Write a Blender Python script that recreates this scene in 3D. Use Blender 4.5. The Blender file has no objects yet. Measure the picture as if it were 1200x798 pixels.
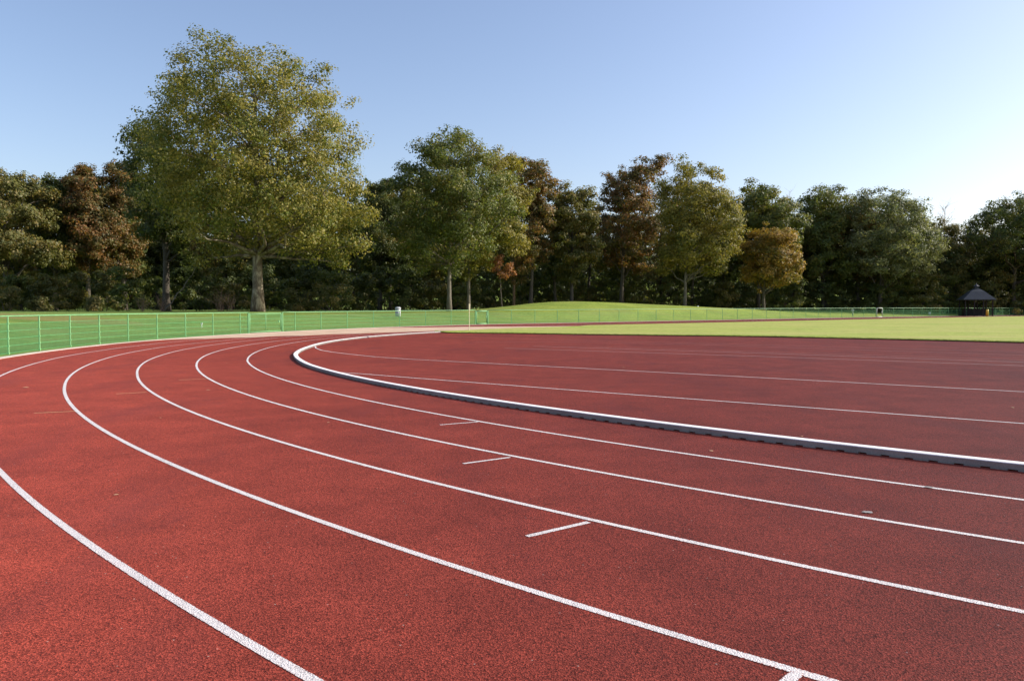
import bpy, math, random
import numpy as np
rng = np.random.default_rng(7)
random.seed(7)
scene = bpy.context.scene
COL = scene.collection
R = math.radians

# ------------------------------------------------------------------ helpers
def tag(o, label=None, cat=None, group=None, kind=None):
    if label: o['label'] = label
    if cat: o['category'] = cat
    if group: o['group'] = group
    if kind: o['kind'] = kind
    return o

def link(name, me, mat=None, parent=None, loc=None):
    o = bpy.data.objects.new(name, me)
    COL.objects.link(o)
    if mat: me.materials.append(mat)
    if parent: o.parent = parent
    if loc is not None: o.location = loc
    return o

def empty(name, loc=(0, 0, 0), rz=0):
    o = bpy.data.objects.new(name, None)
    o.empty_display_size = .3
    COL.objects.link(o); o.location = loc; o.rotation_euler = (0, 0, rz)
    return o

class MB:
    """collects shapes into one mesh"""
    def __init__(s): s.v = []; s.f = []; s.n = 0
    def add(s, v, f):
        s.v.append(np.asarray(v, float).reshape(-1, 3)); s.f += [tuple(i + s.n for i in q) for q in f]; s.n += len(s.v[-1])
    def box(s, c, size, rz=0, ry=0):
        x, y, z = [k / 2 for k in size]
        v = np.array([(a * x, b * y, c_ * z) for a in (-1, 1) for b in (-1, 1) for c_ in (-1, 1)])
        if ry:
            ca, sa = math.cos(ry), math.sin(ry); v = v @ np.array([[ca, 0, -sa], [0, 1, 0], [sa, 0, ca]])
        ca, sa = math.cos(rz), math.sin(rz)
        v = v @ np.array([[ca, sa, 0], [-sa, ca, 0], [0, 0, 1]])
        s.add(v + np.array(c), [(0, 1, 3, 2), (4, 6, 7, 5), (0, 4, 5, 1), (2, 3, 7, 6), (0, 2, 6, 4), (1, 5, 7, 3)])
    def tube(s, pts, rad, seg=6, cap=True):
        pts = np.asarray(pts, float); n = len(pts)
        rad = np.broadcast_to(np.asarray(rad, float), (n,))
        t = np.gradient(pts, axis=0); t /= np.linalg.norm(t, axis=1)[:, None] + 1e-12
        ref = np.array([0, 0, 1.]) if abs(t[0][2]) < .9 else np.array([1., 0, 0])
        vs = []
        for i in range(n):
            a = np.cross(t[i], ref); a /= np.linalg.norm(a) + 1e-12
            b = np.cross(t[i], a); ref_new = np.cross(a, t[i])
            ref = ref_new / (np.linalg.norm(ref_new) + 1e-12)
            for k in range(seg):
                q = 2 * math.pi * k / seg
                vs.append(pts[i] + rad[i] * (math.cos(q) * a + math.sin(q) * b))
        fs = []
        for i in range(n - 1):
            for k in range(seg):
                k2 = (k + 1) % seg
                fs.append((i * seg + k, i * seg + k2, (i + 1) * seg + k2, (i + 1) * seg + k))
        if cap:
            fs.append(tuple(range(seg - 1, -1, -1))); fs.append(tuple((n - 1) * seg + k for k in range(seg)))
        s.add(vs, fs)
    def build(s, name, mat=None, parent=None, smooth=False, loc=None):
        me = bpy.data.meshes.new(name)
        me.from_pydata(np.concatenate(s.v).tolist(), [], s.f)
        if smooth: me.polygons.foreach_set('use_smooth', [True] * len(me.polygons))
        me.update()
        return link(name, me, mat, parent, loc)

# ------------------------------------------------------------------ materials
def mat(name, base=(.5, .5, .5), rough=.7, metal=0.0, spec=.5):
    m = bpy.data.materials.new(name); m.use_nodes = True
    nt = m.node_tree; b = nt.nodes['Principled BSDF']
    b.inputs['Base Color'].default_value = (*base, 1)
    b.inputs['Roughness'].default_value = rough
    b.inputs['Metallic'].default_value = metal
    b.inputs['Specular IOR Level'].default_value = spec
    return m, nt, b

def N(nt, t, **kw):
    n = nt.nodes.new(t)
    for k, v in kw.items(): setattr(n, k, v)
    return n

def coords(nt):
    return N(nt, 'ShaderNodeTexCoord').outputs['Object']

def noise(nt, vec, scale, detail=3, rough=.55, dist=0, stretch=None):
    if stretch:
        mp = N(nt, 'ShaderNodeMapping'); mp.inputs['Scale'].default_value = stretch
        if len(stretch) > 3: pass
        nt.links.new(vec, mp.inputs['Vector']); vec = mp.outputs['Vector']
    n = N(nt, 'ShaderNodeTexNoise')
    n.inputs['Scale'].default_value = scale; n.inputs['Detail'].default_value = detail
    n.inputs['Roughness'].default_value = rough; n.inputs['Distortion'].default_value = dist
    nt.links.new(vec, n.inputs['Vector'])
    return n.outputs['Fac']

def ramp(nt, fac, stops, interp='LINEAR'):
    r = N(nt, 'ShaderNodeValToRGB'); r.color_ramp.interpolation = interp
    e = r.color_ramp.elements
    while len(e) < len(stops): e.new(.5)
    for i, (p, c) in enumerate(stops):
        e[i].position = p; e[i].color = (*c, 1) if len(c) == 3 else c
    nt.links.new(fac, r.inputs['Fac'])
    return r.outputs['Color']

def mix(nt, fac, a, b, mode='MIX'):
    m = N(nt, 'ShaderNodeMix', data_type='RGBA', blend_type=mode)
    def put(sock, v):
        if hasattr(v, 'is_output'): nt.links.new(v, sock)
        elif isinstance(v, (int, float)): sock.default_value = v
        else: sock.default_value = (*v, 1)
    put(m.inputs[0], fac); put(m.inputs[6], a); put(m.inputs[7], b)
    return m.outputs[2]

def bump(nt, b, h, strength, dist):
    n = N(nt, 'ShaderNodeBump'); n.inputs['Strength'].default_value = strength; n.inputs['Distance'].default_value = dist
    nt.links.new(h, n.inputs['Height']); nt.links.new(n.outputs['Normal'], b.inputs['Normal'])
    return n

def g(v): return (v, v, v)

# track surface: coarse EPDM granules
def track_mat():
    m, nt, b = mat('track_rubber', rough=.72, spec=.1)
    b.inputs['Diffuse Roughness'].default_value = 1.0
    v = coords(nt)
    big = noise(nt, v, .22, 4, .6)
    mid = noise(nt, v, 1.6, 4, .6)
    gr = noise(nt, v, 120, 2, .6)
    vo = N(nt, 'ShaderNodeTexVoronoi'); vo.inputs['Scale'].default_value = 150; nt.links.new(v, vo.inputs['Vector'])
    c = ramp(nt, big, [(.25, TR_DARK), (.5, TR_MID), (.75, TR_LITE)])
    c = mix(nt, 1.0, c, ramp(nt, mid, [(.3, g(.80)), (.7, g(1.14))]), 'MULTIPLY')
    sepc = N(nt, 'ShaderNodeSeparateColor'); nt.links.new(vo.outputs['Color'], sepc.inputs[0])
    c = mix(nt, 1.0, c, ramp(nt, sepc.outputs[0], [(0, g(.34)), (.3, g(.78)), (.7, g(1.18)), (1, g(1.75))]), 'MULTIPLY')
    # dark grains between the red ones, and rare pale grains
    c = mix(nt, ramp(nt, gr, [(.30, g(.75)), (.45, g(0))]), c, (.05, .018, .018))
    vo2 = N(nt, 'ShaderNodeTexVoronoi'); vo2.inputs['Scale'].default_value = 60; nt.links.new(v, vo2.inputs['Vector'])
    sp = N(nt, 'ShaderNodeSeparateColor'); nt.links.new(vo2.outputs['Color'], sp.inputs[0])
    near = N(nt, 'ShaderNodeMath', operation='LESS_THAN'); nt.links.new(vo2.outputs['Distance'], near.inputs[0]); near.inputs[1].default_value = .26
    rare = N(nt, 'ShaderNodeMath', operation='GREATER_THAN'); nt.links.new(sp.outputs[1], rare.inputs[0]); rare.inputs[1].default_value = .993
    mu = N(nt, 'ShaderNodeMath', operation='MULTIPLY'); nt.links.new(near.outputs[0], mu.inputs[0]); nt.links.new(rare.outputs[0], mu.inputs[1])
    c = mix(nt, mu.outputs[0], c, (.42, .27, .22))
    # wear streaks: worn, darker ovals where runners pass
    st = noise(nt, v, .9, 5, .65, .4, (1, .35, 1))
    c = mix(nt, ramp(nt, st, [(.52, g(0)), (.70, g(.5))]), c, (.15, .032, .028))
    nt.links.new(c, b.inputs['Base Color'])
    hm = mix(nt, .5, gr, vo.outputs['Distance'])
    bump(nt, b, hm, 1.0, .006)
    return m
TR_DARK = (.212, .036, .024); TR_MID = (.262, .045, .028); TR_LITE = (.300, .053, .033)
M_TRACK = track_mat()

def paint_mat(name, base, wear=.5):
    m, nt, b = mat(name, base, .7, spec=.3)
    v = coords(nt)
    gr = noise(nt, v, 150, 2, .6)
    w = noise(nt, v, 2.5, 4)
    k = N(nt, 'ShaderNodeMath', operation='MULTIPLY_ADD'); nt.links.new(w, k.inputs[0]); k.inputs[1].default_value = .35; 
    nt.links.new(gr, k.inputs[2])
    c = mix(nt, ramp(nt, k.outputs[0], [(.48 + .05 * wear, g(.9)), (.59 + .05 * wear, g(0))]), base, tuple(x * .42 for x in base))
    c = mix(nt, ramp(nt, w, [(.62, g(0)), (.8, g(.22 * wear))]), c, (.42, .16, .13))
    eg = N(nt, 'ShaderNodeAttribute', attribute_name='edge')
    pw = N(nt, 'ShaderNodeMath', operation='POWER'); nt.links.new(eg.outputs['Fac'], pw.inputs[0]); pw.inputs[1].default_value = 5
    g2 = noise(nt, v, 95, 3, .7)
    sb = N(nt, 'ShaderNodeMath', operation='MULTIPLY_ADD'); nt.links.new(pw.outputs[0], sb.inputs[0]); sb.inputs[1].default_value = .17; nt.links.new(g2, sb.inputs[2])
    ww = N(nt, 'ShaderNodeMath', operation='MULTIPLY_ADD'); nt.links.new(w, ww.inputs[0]); ww.inputs[1].default_value = .16; nt.links.new(sb.outputs[0], ww.inputs[2])
    c = mix(nt, ramp(nt, ww.outputs[0], [(.72, g(0)), (.76, g(1))]), c, (.26, .05, .035))
    nt.links.new(c, b.inputs['Base Color'])
    bump(nt, b, gr, 1.0, .008)
    return m
M_LINE = paint_mat('line_paint', (.70, .655, .635), 1)
M_FAINT = paint_mat('faint_line_paint', (.62, .46, .42), 1.2)
M_FAINTER = paint_mat('worn_line_paint', (.46, .22, .19), 1.2)
M_YELLOW = paint_mat('yellow_mark_paint', (.75, .50, .26), .2)

def grass_mat(name, cols, streak=0, patch=None):
    m, nt, b = mat(name, rough=.9, spec=.15)
    v = coords(nt)
    a = noise(nt, v, .35, 4, .6)
    c = ramp(nt, a, [(.3, cols[0]), (.5, cols[1]), (.72, cols[2])])
    fine = noise(nt, v, 26, 4, .7)
    c = mix(nt, 1.0, c, ramp(nt, fine, [(.3, g(.6)), (.7, g(1.35))]), 'MULTIPLY')
    if streak:
        rt = N(nt, 'ShaderNodeMapping'); rt.inputs['Rotation'].default_value = (0, 0, R(28)); rt.inputs['Scale'].default_value = (.09, 1.0, 1)
        nt.links.new(v, rt.inputs['Vector'])
        sn = noise(nt, rt.outputs['Vector'], .55, 4, .65)
        c = mix(nt, ramp(nt, sn, [(.42, g(0)), (.62, g(.75))]), c, cols[3])
        c = mix(nt, ramp(nt, sn, [(.30, g(.6)), (.42, g(0))]), c, tuple(q * .86 for q in cols[0]))
    if patch:
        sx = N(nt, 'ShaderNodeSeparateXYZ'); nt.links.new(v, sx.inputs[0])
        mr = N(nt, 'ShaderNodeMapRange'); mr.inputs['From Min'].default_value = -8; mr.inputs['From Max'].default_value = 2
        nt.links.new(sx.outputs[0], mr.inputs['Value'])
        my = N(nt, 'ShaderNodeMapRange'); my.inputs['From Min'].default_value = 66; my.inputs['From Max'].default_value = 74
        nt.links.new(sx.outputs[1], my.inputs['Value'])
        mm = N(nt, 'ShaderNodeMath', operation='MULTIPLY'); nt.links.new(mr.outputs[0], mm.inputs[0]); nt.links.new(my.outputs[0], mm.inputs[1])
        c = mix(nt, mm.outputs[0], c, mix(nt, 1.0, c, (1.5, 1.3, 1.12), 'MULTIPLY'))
    med = noise(nt, v, 4, 4, .65)
    c = mix(nt, 1.0, c, ramp(nt, med, [(.3, g(.8)), (.7, g(1.18))]), 'MULTIPLY')
    dry = noise(nt, v, .16, 4, .6, 0, (1, 2.2, 1))
    c = mix(nt, ramp(nt, dry, [(.5, g(0)), (.68, g(.55))]), c, cols[3])
    if patch:   # a bare, brown strip of ground behind the fence
        mp = N(nt, 'ShaderNodeVectorMath', operation='SUBTRACT'); nt.links.new(v, mp.inputs[0]); mp.inputs[1].default_value = patch[0]
        sc = N(nt, 'ShaderNodeVectorMath', operation='MULTIPLY'); nt.links.new(mp.outputs[0], sc.inputs[0]); sc.inputs[1].default_value = patch[1]
        ln = N(nt, 'ShaderNodeVectorMath', operation='LENGTH'); nt.links.new(sc.outputs[0], ln.inputs[0])
        ad = N(nt, 'ShaderNodeMath', operation='MULTIPLY_ADD'); nt.links.new(med, ad.inputs[0]); ad.inputs[1].default_value = .5
        nt.links.new(ln.outputs['Value'], ad.inputs[2])
        c = mix(nt, ramp(nt, ad.outputs[0], [(.9, g(.5)), (1.3, g(0))]), c, patch[2])
    nt.links.new(c, b.inputs['Base Color'])
    bump(nt, b, fine, .6, .05)
    return m
M_GRASS = grass_mat('meadow_grass', [(.115, .185, .034), (.15, .222, .042), (.182, .248, .052), (.22, .215, .07)],
                    patch=((-29, 46.5, 1), (.10, .24, 0), (.24, .17, .065)))
M_INFIELD = grass_mat('infield_grass', [(.24, .325, .052), (.30, .37, .068), (.345, .385, .085), (.40, .36, .125)], 1)

def sand_mat():
    m, nt, b = mat('sandy_path', rough=.95, spec=.1)
    v = coords(nt)
    c = ramp(nt, noise(nt, v, .8, 5, .65), [(.3, (.46, .32, .22)), (.7, (.62, .45, .33))])
    c = mix(nt, 1.0, c, ramp(nt, noise(nt, v, 60, 3), [(.3, g(.8)), (.7, g(1.15))]), 'MULTIPLY')
    nt.links.new(c, b.inputs['Base Color']); bump(nt, b, noise(nt, v, 60, 3), .5, .01)
    return m
M_SAND = sand_mat()

def conc_mat(name, c0, c1, sc=3):
    m, nt, b = mat(name, rough=.85, spec=.2)
    v = coords(nt)
    c = ramp(nt, noise(nt, v, sc, 5, .65), [(.3, c0), (.7, c1)])
    c = mix(nt, 1.0, c, ramp(nt, noise(nt, v, 90, 2), [(.3, g(.85)), (.7, g(1.1))]), 'MULTIPLY')
    nt.links.new(c, b.inputs['Base Color']); bump(nt, b, noise(nt, v, 70, 3), .3, .004)
    return m
M_EDGE = conc_mat('edging_concrete', (.44, .36, .31), (.58, .50, .44))
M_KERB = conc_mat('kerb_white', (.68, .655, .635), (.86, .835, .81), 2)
M_KERBSHADE = conc_mat('kerb_side_shade', (.19, .175, .165), (.28, .26, .245), 2)  # shade painted into the colour of the kerb's sides and feet
M_SOIL = conc_mat('soil', (.05, .035, .02), (.09, .065, .04), 6)

def painted(name, base, rough=.45, var=.15):
    m, nt, b = mat(name, base, rough)
    v = coords(nt)
    c = ramp(nt, noise(nt, v, 4, 4, .6), [(.3, tuple(x * (1 - var) for x in base)), (.7, tuple(min(1, x * (1 + var)) for x in base))])
    nt.links.new(c, b.inputs['Base Color'])
    return m
M_FENCE = painted('fence_green_paint', (.16, .37, .15), .5)
M_MESH = painted('mesh_green_wire', (.08, .34, .13), .5)
M_YPOST = painted('yellow_paint', (.62, .45, .05), .5)
M_POLE = painted('cream_paint', (.62, .56, .38), .6)
M_WHITE = painted('white_paint', (.72, .74, .72), .5)
M_BIN = painted('bin_grey', (.38, .39, .41), .5)
M_DARKROOF = painted('roof_slate', (.018, .026, .038), .6, .3)
M_DARKWOOD = painted('dark_timber', (.022, .018, .015), .8, .3)
M_TAR = painted('grey_patch', (.24, .22, .21), .8, .3)

def bark_mat(name, stops, scale=3.0):
    m, nt, b = mat(name, rough=.9, spec=.1)
    v = coords(nt)
    n1 = noise(nt, v, scale, 5, .7, .5, (1, 1, .45))
    c = ramp(nt, n1, stops)
    nt.links.new(c, b.inputs['Base Color']); bump(nt, b, n1, .7, .05)
    return m
M_BARK = bark_mat('bark', [(.3, (.05, .042, .034)), (.6, (.11, .095, .075)), (.75, (.17, .15, .12))])
M_PLANE = bark_mat('plane_bark', [(.3, (.085, .06, .04)), (.48, (.14, .11, .08)), (.56, (.26, .22, .16)), (.78, (.42, .37, .29))], 2.2)
M_PALEBARK = bark_mat('pale_bark', [(.3, (.10, .085, .065)), (.6, (.18, .16, .13)), (.75, (.26, .24, .20))])
M_TWIG = bark_mat('twig_bark', [(.3, (.22, .13, .095)), (.7, (.40, .27, .20))])

LEAFM = {}
def leaf_mat(key, a, b_, accent, acc_amt=.25):
    """a darker tone, b lighter tone, accent = autumn tone; 'tint' is one value per leaf"""
    if key in LEAFM: return LEAFM[key]
    m, nt, b = mat('foliage_' + key, rough=.55, spec=.35)
    at = N(nt, 'ShaderNodeAttribute', attribute_name='tint')
    sep = N(nt, 'ShaderNodeSeparateColor'); nt.links.new(at.outputs['Color'], sep.inputs[0])
    c = mix(nt, sep.outputs[0], a, b_)
    v = coords(nt)
    big = noise(nt, v, .33, 3, .6)
    ad = N(nt, 'ShaderNodeMath', operation='MULTIPLY_ADD'); nt.links.new(sep.outputs[1], ad.inputs[0]); ad.inputs[1].default_value = .35; nt.links.new(big, ad.inputs[2])
    hi = .92 - acc_amt * .75
    c = mix(nt, ramp(nt, ad.outputs[0], [(hi - .10, g(0)), (hi + .06, g(.9))]), c, accent)
    nt.links.new(c, b.inputs['Base Color'])
    tr = N(nt, 'ShaderNodeBsdfTranslucent'); nt.links.new(mix(nt, 1.0, c, (1.25, 1.25, .6), 'MULTIPLY'), tr.inputs['Color'])
    ms = N(nt, 'ShaderNodeMixShader'); ms.inputs[0].default_value = .40
    out = nt.nodes['Material Output']
    nt.links.new(b.outputs[0], ms.inputs[1]); nt.links.new(tr.outputs[0], ms.inputs[2]); nt.links.new(ms.outputs[0], out.inputs['Surface'])
    LEAFM[key] = m
    return m
L_PLANE = leaf_mat('plane_tree', (.062, .088, .018), (.185, .205, .038), (.31, .26, .06), .32)
L_GREEN = leaf_mat('green', (.065, .094, .023), (.160, .190, .048), (.22, .19, .05), .18)
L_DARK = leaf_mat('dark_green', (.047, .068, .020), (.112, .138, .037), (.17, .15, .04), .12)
L_OLIVE = leaf_mat('olive', (.066, .078, .023), (.172, .172, .048), (.25, .185, .055), .2)
L_BROWN = leaf_mat('autumn_brown', (.068, .076, .025), (.168, .150, .045), (.27, .145, .048), .24)
L_RUST = leaf_mat('rust', (.068, .072, .025), (.165, .140, .044), (.26, .125, .043), .24)
L_GOLD = leaf_mat('golden', (.082, .092, .022), (.215, .185, .038), (.36, .22, .045), .34)
L_GREY = leaf_mat('grey_green', (.068, .090, .034), (.175, .205, .080), (.27, .27, .14), .3)
L_FRESH = leaf_mat('yellow_green', (.068, .088, .020), (.185, .19, .040), (.29, .24, .055), .35)

# ------------------------------------------------------------------ the lie of the land
CX, CY = 25.052, 32.037                       # centre of the bend
D = np.array([.81, .5864]); D = D / np.hypot(*D)
NV = np.array([-D[1], D[0]])
TH0 = math.atan2(NV[1], NV[0])                # bearing where the far straight begins
CAMZ, F, HY = 1.3637, 904.03, 362.16

def sp(x): return np.where(x > 30, x, np.log1p(np.exp(np.minimum(x, 30))))
def gz(y):
    y = np.asarray(y, float)
    return .0065 * 4 * (sp((y - 45) / 4) - sp((y - 101) / 4))

def rho_of(x, y):
    dx, dy = x - CX, y - CY
    al = dx * D[0] + dy * D[1]
    return np.where(al > 0, np.abs(dx * NV[0] + dy * NV[1]), np.hypot(dx, dy))

MX = [-16, -8, -4, 0, 2.3, 4.7, 7.5, 11.4, 19.5, 29.5, 36, 44, 56, 66]
MZ = [0, .03, .18, .64, .96, 1.20, 1.32, 1.30, 1.12, .86, .66, .42, .12, 0]
def smooth(t): t = np.clip(t, 0, 1); return t * t * (3 - 2 * t)
def terrain(x, y):
    x = np.asarray(x, float); y = np.asarray(y, float)
    rho = rho_of(x, y); t = rho - 41.25
    dist = np.hypot(x, y)
    front = smooth((y + 10) / 25)
    zt = 1.12 + .0025 * np.clip(dist - 80, 0, 400)
    base = gz(y)
    z = base + (zt * front - base) * smooth(t / 21)
    z = z + 9 * smooth((dist - 172) / 40) * front
    yc = 85 + .22 * np.clip(x, 0, 60)
    prof = np.cos(np.clip((y - yc) / 14, -1, 1) * math.pi / 2) ** 1.5
    z = z + np.interp(x, MX, MZ) * prof * np.clip(t / 6, 0, 1)
    z = z + .03 * np.sin(x * .21 + 1) * np.sin(y * .17) * smooth(t / 15)
    z = z - .06 * (rho < 40.9)
    return z
def tz(x, y): return float(terrain(x, y))

def path(u, rho):
    """u: metres along the 41.1 m fence line; 0 = end of bend, + along the far straight, - round the bend (to the near side)"""
    u = np.asarray(u, float); rho = np.asarray(rho, float)
    L = math.pi * 41.1
    a = TH0 - np.minimum(np.maximum(u, -L), 0) / 41.1
    x = CX + rho * np.cos(a); y = CY + rho * np.sin(a)
    k = np.where(u > 0, u, np.where(u < -L, -(u + L), 0))
    return x + D[0] * k, y + D[1] * k

def grid_mesh(name, us, rhos, zf, m, wrap=False):
    U, RR = np.meshgrid(us, rhos, indexing='ij')
    x, y = path(U, RR); z = zf(x, y)
    v = np.stack([x, y, z], -1).reshape(-1, 3)
    nu, nr = len(us), len(rhos)
    i = (np.arange(nu - 1)[:, None] * nr + np.arange(nr - 1)[None]).reshape(-1)
    f = np.stack([i, i + 1, i + nr + 1, i + nr], -1)
    me = bpy.data.meshes.new(name); me.from_pydata(v.tolist(), [], f.tolist())
    me.polygons.foreach_set('use_smooth', [True] * len(f)); me.update()
    return link(name, me, m)

Larc = math.pi * 41.1
logs = [1.2 * (1.06 ** k - 1) / .06 for k in range(74)]
us_far = np.array([2000] + [x for x in logs[::-1] if x < 1500])
us_arc = -np.linspace(0, Larc, 240)[1:-1]
us_all = np.concatenate([us_far, us_arc, [-Larc], -Larc - np.array([x for x in logs[::2] if 0 < x < 1500] + [2000])])
rh = np.concatenate([np.linspace(0, 40, 12), [40.5, 40.85, 40.95, 41.3], 41.3 + np.array([.6 * (1.05 ** k - 1) / .05 for k in range(1, 100)])])
rh = rh[rh < 1500]
rh = np.append(rh, 2500)
ground = grid_mesh('ground', us_all, rh, terrain, M_GRASS)
tag(ground, kind='structure')

def track_z(off): return lambda x, y: gz(y) + off
us_tr = np.concatenate([np.arange(190, 0, -.8), -np.linspace(0, Larc, 230), -Larc - np.arange(1, 90, 1.5)])
def grid_z(o): return tag(o, kind='structure')
grid_z(grid_mesh('running_track', us_tr, np.linspace(0, 40.56, 70), track_z(0), M_TRACK))

# painted lines ------------------------------------------------------------------
def strip(name, cx, cy, w, z, m, closed=False):
    """a painted line: centre points, width"""
    p = np.stack([cx, cy], -1); t = np.gradient(p, axis=0); t /= np.linalg.norm(t, axis=1)[:, None]
    nn = np.stack([-t[:, 1], t[:, 0]], -1)
    a = p + nn * w / 2; b = p - nn * w / 2
    n = len(p)
    v = np.concatenate([np.column_stack([q, gz(q[:, 1]) + z]) for q in (a, p, b)])
    f = [(k * n + i, k * n + i + 1, (k + 1) * n + i + 1, (k + 1) * n + i) for k in (0, 1) for i in range(n - 1)]
    me = bpy.data.meshes.new(name); me.from_pydata(v.tolist(), [], f); me.update()
    ea = me.attributes.new('edge', 'FLOAT', 'POINT'); ea.data.foreach_set('value', np.r_[np.ones(n), np.zeros(n), np.ones(n)])
    return link(name, me, m)

R1, LW = 32.8903, 1.22
OFF = {1: ([160, 175, 185, 193, 200], [-.45, -.3, -.17, -.08, 0]),
       2: ([160, 175, 183, 190, 196], [-.45, -.33, -.17, -.04, 0]),
       3: ([160, 177, 182, 189, 199, 206], [-.35, -.12, -.06, .06, .05, 0]),
       4: ([160, 181, 186, 192, 201, 209], [-.35, -.12, .06, .09, .03, 0]),
       5: ([160, 175, 183, 190, 195, 205, 221, 230], [-.1, .1, .13, .17, .2, .08, -.04, .01])}
PHOTO_ANG = lambda u: np.degrees(TH0 - np.clip(u, -Larc, 0) / 41.1)
us_line = np.concatenate([np.arange(150, 0, -.8), -np.linspace(0, Larc, 420), -Larc - np.arange(1, 60, 2)])
for k in range(1, 6):
    off = np.interp(PHOTO_ANG(us_line), *OFF[k])
    x, y = path(us_line, R1 + LW * k + off)
    tag(strip('lane_line', x, y, .05, .0022, M_LINE), kind='structure')

def seg_line(name, pts, w, m, z=.0022, step=.4):
    pts = np.array(pts, float); out = []
    for a, b in zip(pts[:-1], pts[1:]):
        k = max(2, int(np.hypot(*(b - a)) / step))
        for i in range(k): out.append(a + (b - a) * i / k)
    out.append(pts[-1]); out = np.array(out)
    return tag(strip(name, out[:, 0], out[:, 1], w, z, m), kind='structure')

# infield runway lines
seg_line('runway_line', [(-7.50, 30.4), (-7.38, 29.3), (-7.20, 28.2), (-6.85, 26.9), (-6.35, 25.6), (-5.75, 24.5), (-5.2, 23.7), (-4.5, 22.75), (-3.89, 21.98), (-2.81, 20.98), (-.87, 19.55), (2, 17.45), (5.03, 15.24), (8.41, 12.7), (14, 8.5)], .05, M_LINE)
seg_line('runway_line', [(-4.2, 16.93), (-3.05, 16.12), (-2.06, 15.33), (1.66, 12.45), (3.63, 10.99), (6.09, 9.16), (12, 4.8)], .05, M_LINE)
seg_line('faint_runway_line', [(-.27, 26.9), (7.29, 22.1), (12.27, 18.55), (20, 13.1)], .05, M_FAINT)
seg_line('faint_runway_line', [(.78, 28.3), (7.81, 23.75), (13.1, 19.8), (20, 14.6)], .05, M_FAINT)
seg_line('worn_runway_line', [(-1.5, 31.8), (2.5, 31.9), (7.04, 29.6), (9.3, 27.7), (16, 22.0), (22, 17.0)], .05, M_FAINTER)
seg_line('worn_runway_line', [(-4.3, 39.0), (.6, 35.2), (10.5, 28.6), (22, 20.4)], .05, M_FAINTER)
seg_line('worn_runway_line', [(3.0, 27.9), (9, 23.9), (18, 17.6)], .04, M_FAINTER)
# stagger marks across part of a lane
for a, b, w in [((-.85, 9.04), (-.41, 9.28), .035), ((-.43, 6.76), (-.02, 7.05), .04), ((.09, 4.58), (.49, 4.89), .045), ((.72, 2.46), (1.07, 2.84), .05)]:
    seg_line('stagger_mark', [a, b], w, M_LINE, .0026)
for a, b in [((-6.27, 10.07), (-5.83, 10.25)), ((-6.37, 12.37), (-5.99, 12.60)), ((-6.41, 14.80), (-5.94, 15.07))]:
    seg_line('yellow_stagger_mark', [a, b], .026, M_YELLOW, .0026)

# sandy path that crosses the bend beside the gate
def poly_sheet(name, outline, zoff, m, step=.6, drop=None):
    """an outline filled as rows, each row following the ground"""
    import mathutils
    import bmesh
    bm = bmesh.new()
    vs = [bm.verts.new((x, y, 0)) for x, y in outline]
    f = bm.faces.new(vs)
    for ax, lo, hi in ((0, min(p[0] for p in outline), max(p[0] for p in outline)), (1, min(p[1] for p in outline), max(p[1] for p in outline))):
        c = lo + step
        while c < hi:
            co = [0, 0, 0]; no = [0, 0, 0]; co[ax] = c; no[ax] = 1
            bmesh.ops.bisect_plane(bm, geom=bm.verts[:] + bm.edges[:] + bm.faces[:], plane_co=co, plane_no=no)
            c += step
    for v in bm.verts: v.co.z = float(gz(v.co.y)) + zoff
    bm.normal_update()
    if sum(f_.normal.z for f_ in bm.faces) < 0: bmesh.ops.reverse_faces(bm, faces=bm.faces[:])
    if drop:
        be = [e for e in bm.edges if e.is_boundary]
        r = bmesh.ops.extrude_edge_only(bm, edges=be)
        for v in r['geom']:
            if isinstance(v, bmesh.types.BMVert): v.co.z -= drop[0]
        for f_ in r['geom']:
            if isinstance(f_, bmesh.types.BMFace): f_.material_index = 1
    me = bpy.data.meshes.new(name); bm.to_mesh(me); bm.free()
    o = link(name, me, m)
    if drop: me.materials.append(drop[1])
    return tag(o, kind='structure')

def pol(th, r): return (CX + r * math.cos(R(th)), CY + r * math.sin(R(th)))
low = [(184, 40.57), (179.5, 40.5), (177.2, 40.3), (175.8, 39.7), (175.3, 38.9), (173.6, 38.5), (172.6, 37.7), (170, 37.3), (168.6, 36.3), (165, 35.8), (163, 34.9), (159.5, 34.4),
       (156.5, 33.9), (153, 33.2), (150, 32.2), (145, 32.4), (140, 32.2), (133, 31.3), (126, 31.2)]
up = [(126, 32.2), (131, 33.2), (136, 34.9), (140, 37.0), (145, 38.3), (147, 39.6), (150, 40.9), (156, 40.96), (163, 40.96), (170, 40.96), (177, 40.96), (184, 40.96)]
pts = []
for a, r in low + up: pts.append(pol(a, r))
poly_sheet('sandy_path', pts, .008, M_SAND)

# grass infield inside the bend, raised a little over the rubber with a soil edge
chord = [(-4.55, 45.2), (-3.55, 42.95), (-1.6, 42.5), (0, 42.0), (2.3, 41.0), (4.42, 40.0), (6.5, 39.3), (8.54, 38.55), (10.5, 38.0), (12.4, 37.2), (14.0, 36.0), (15.43, 34.9), (16.9, 33.8), (18.13, 32.8), (20.37, 30.7), (24, 26.5), (30, 18), (40, 4)]
inner = []
for u in np.arange(150, -1, -6): inner.append(tuple(float(q) for q in path(u, 32.9)))
inner2 = [pol(a, r) for a, r in [(129, 31.8), (134, 31.2), (140, 31.9), (146, 32.0), (150, 31.8)]]
outline = chord + [(170, 60)] + inner + inner2
poly_sheet('infield_grass', outline, .045, M_INFIELD, 1.5, (.06, M_SOIL))

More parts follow.
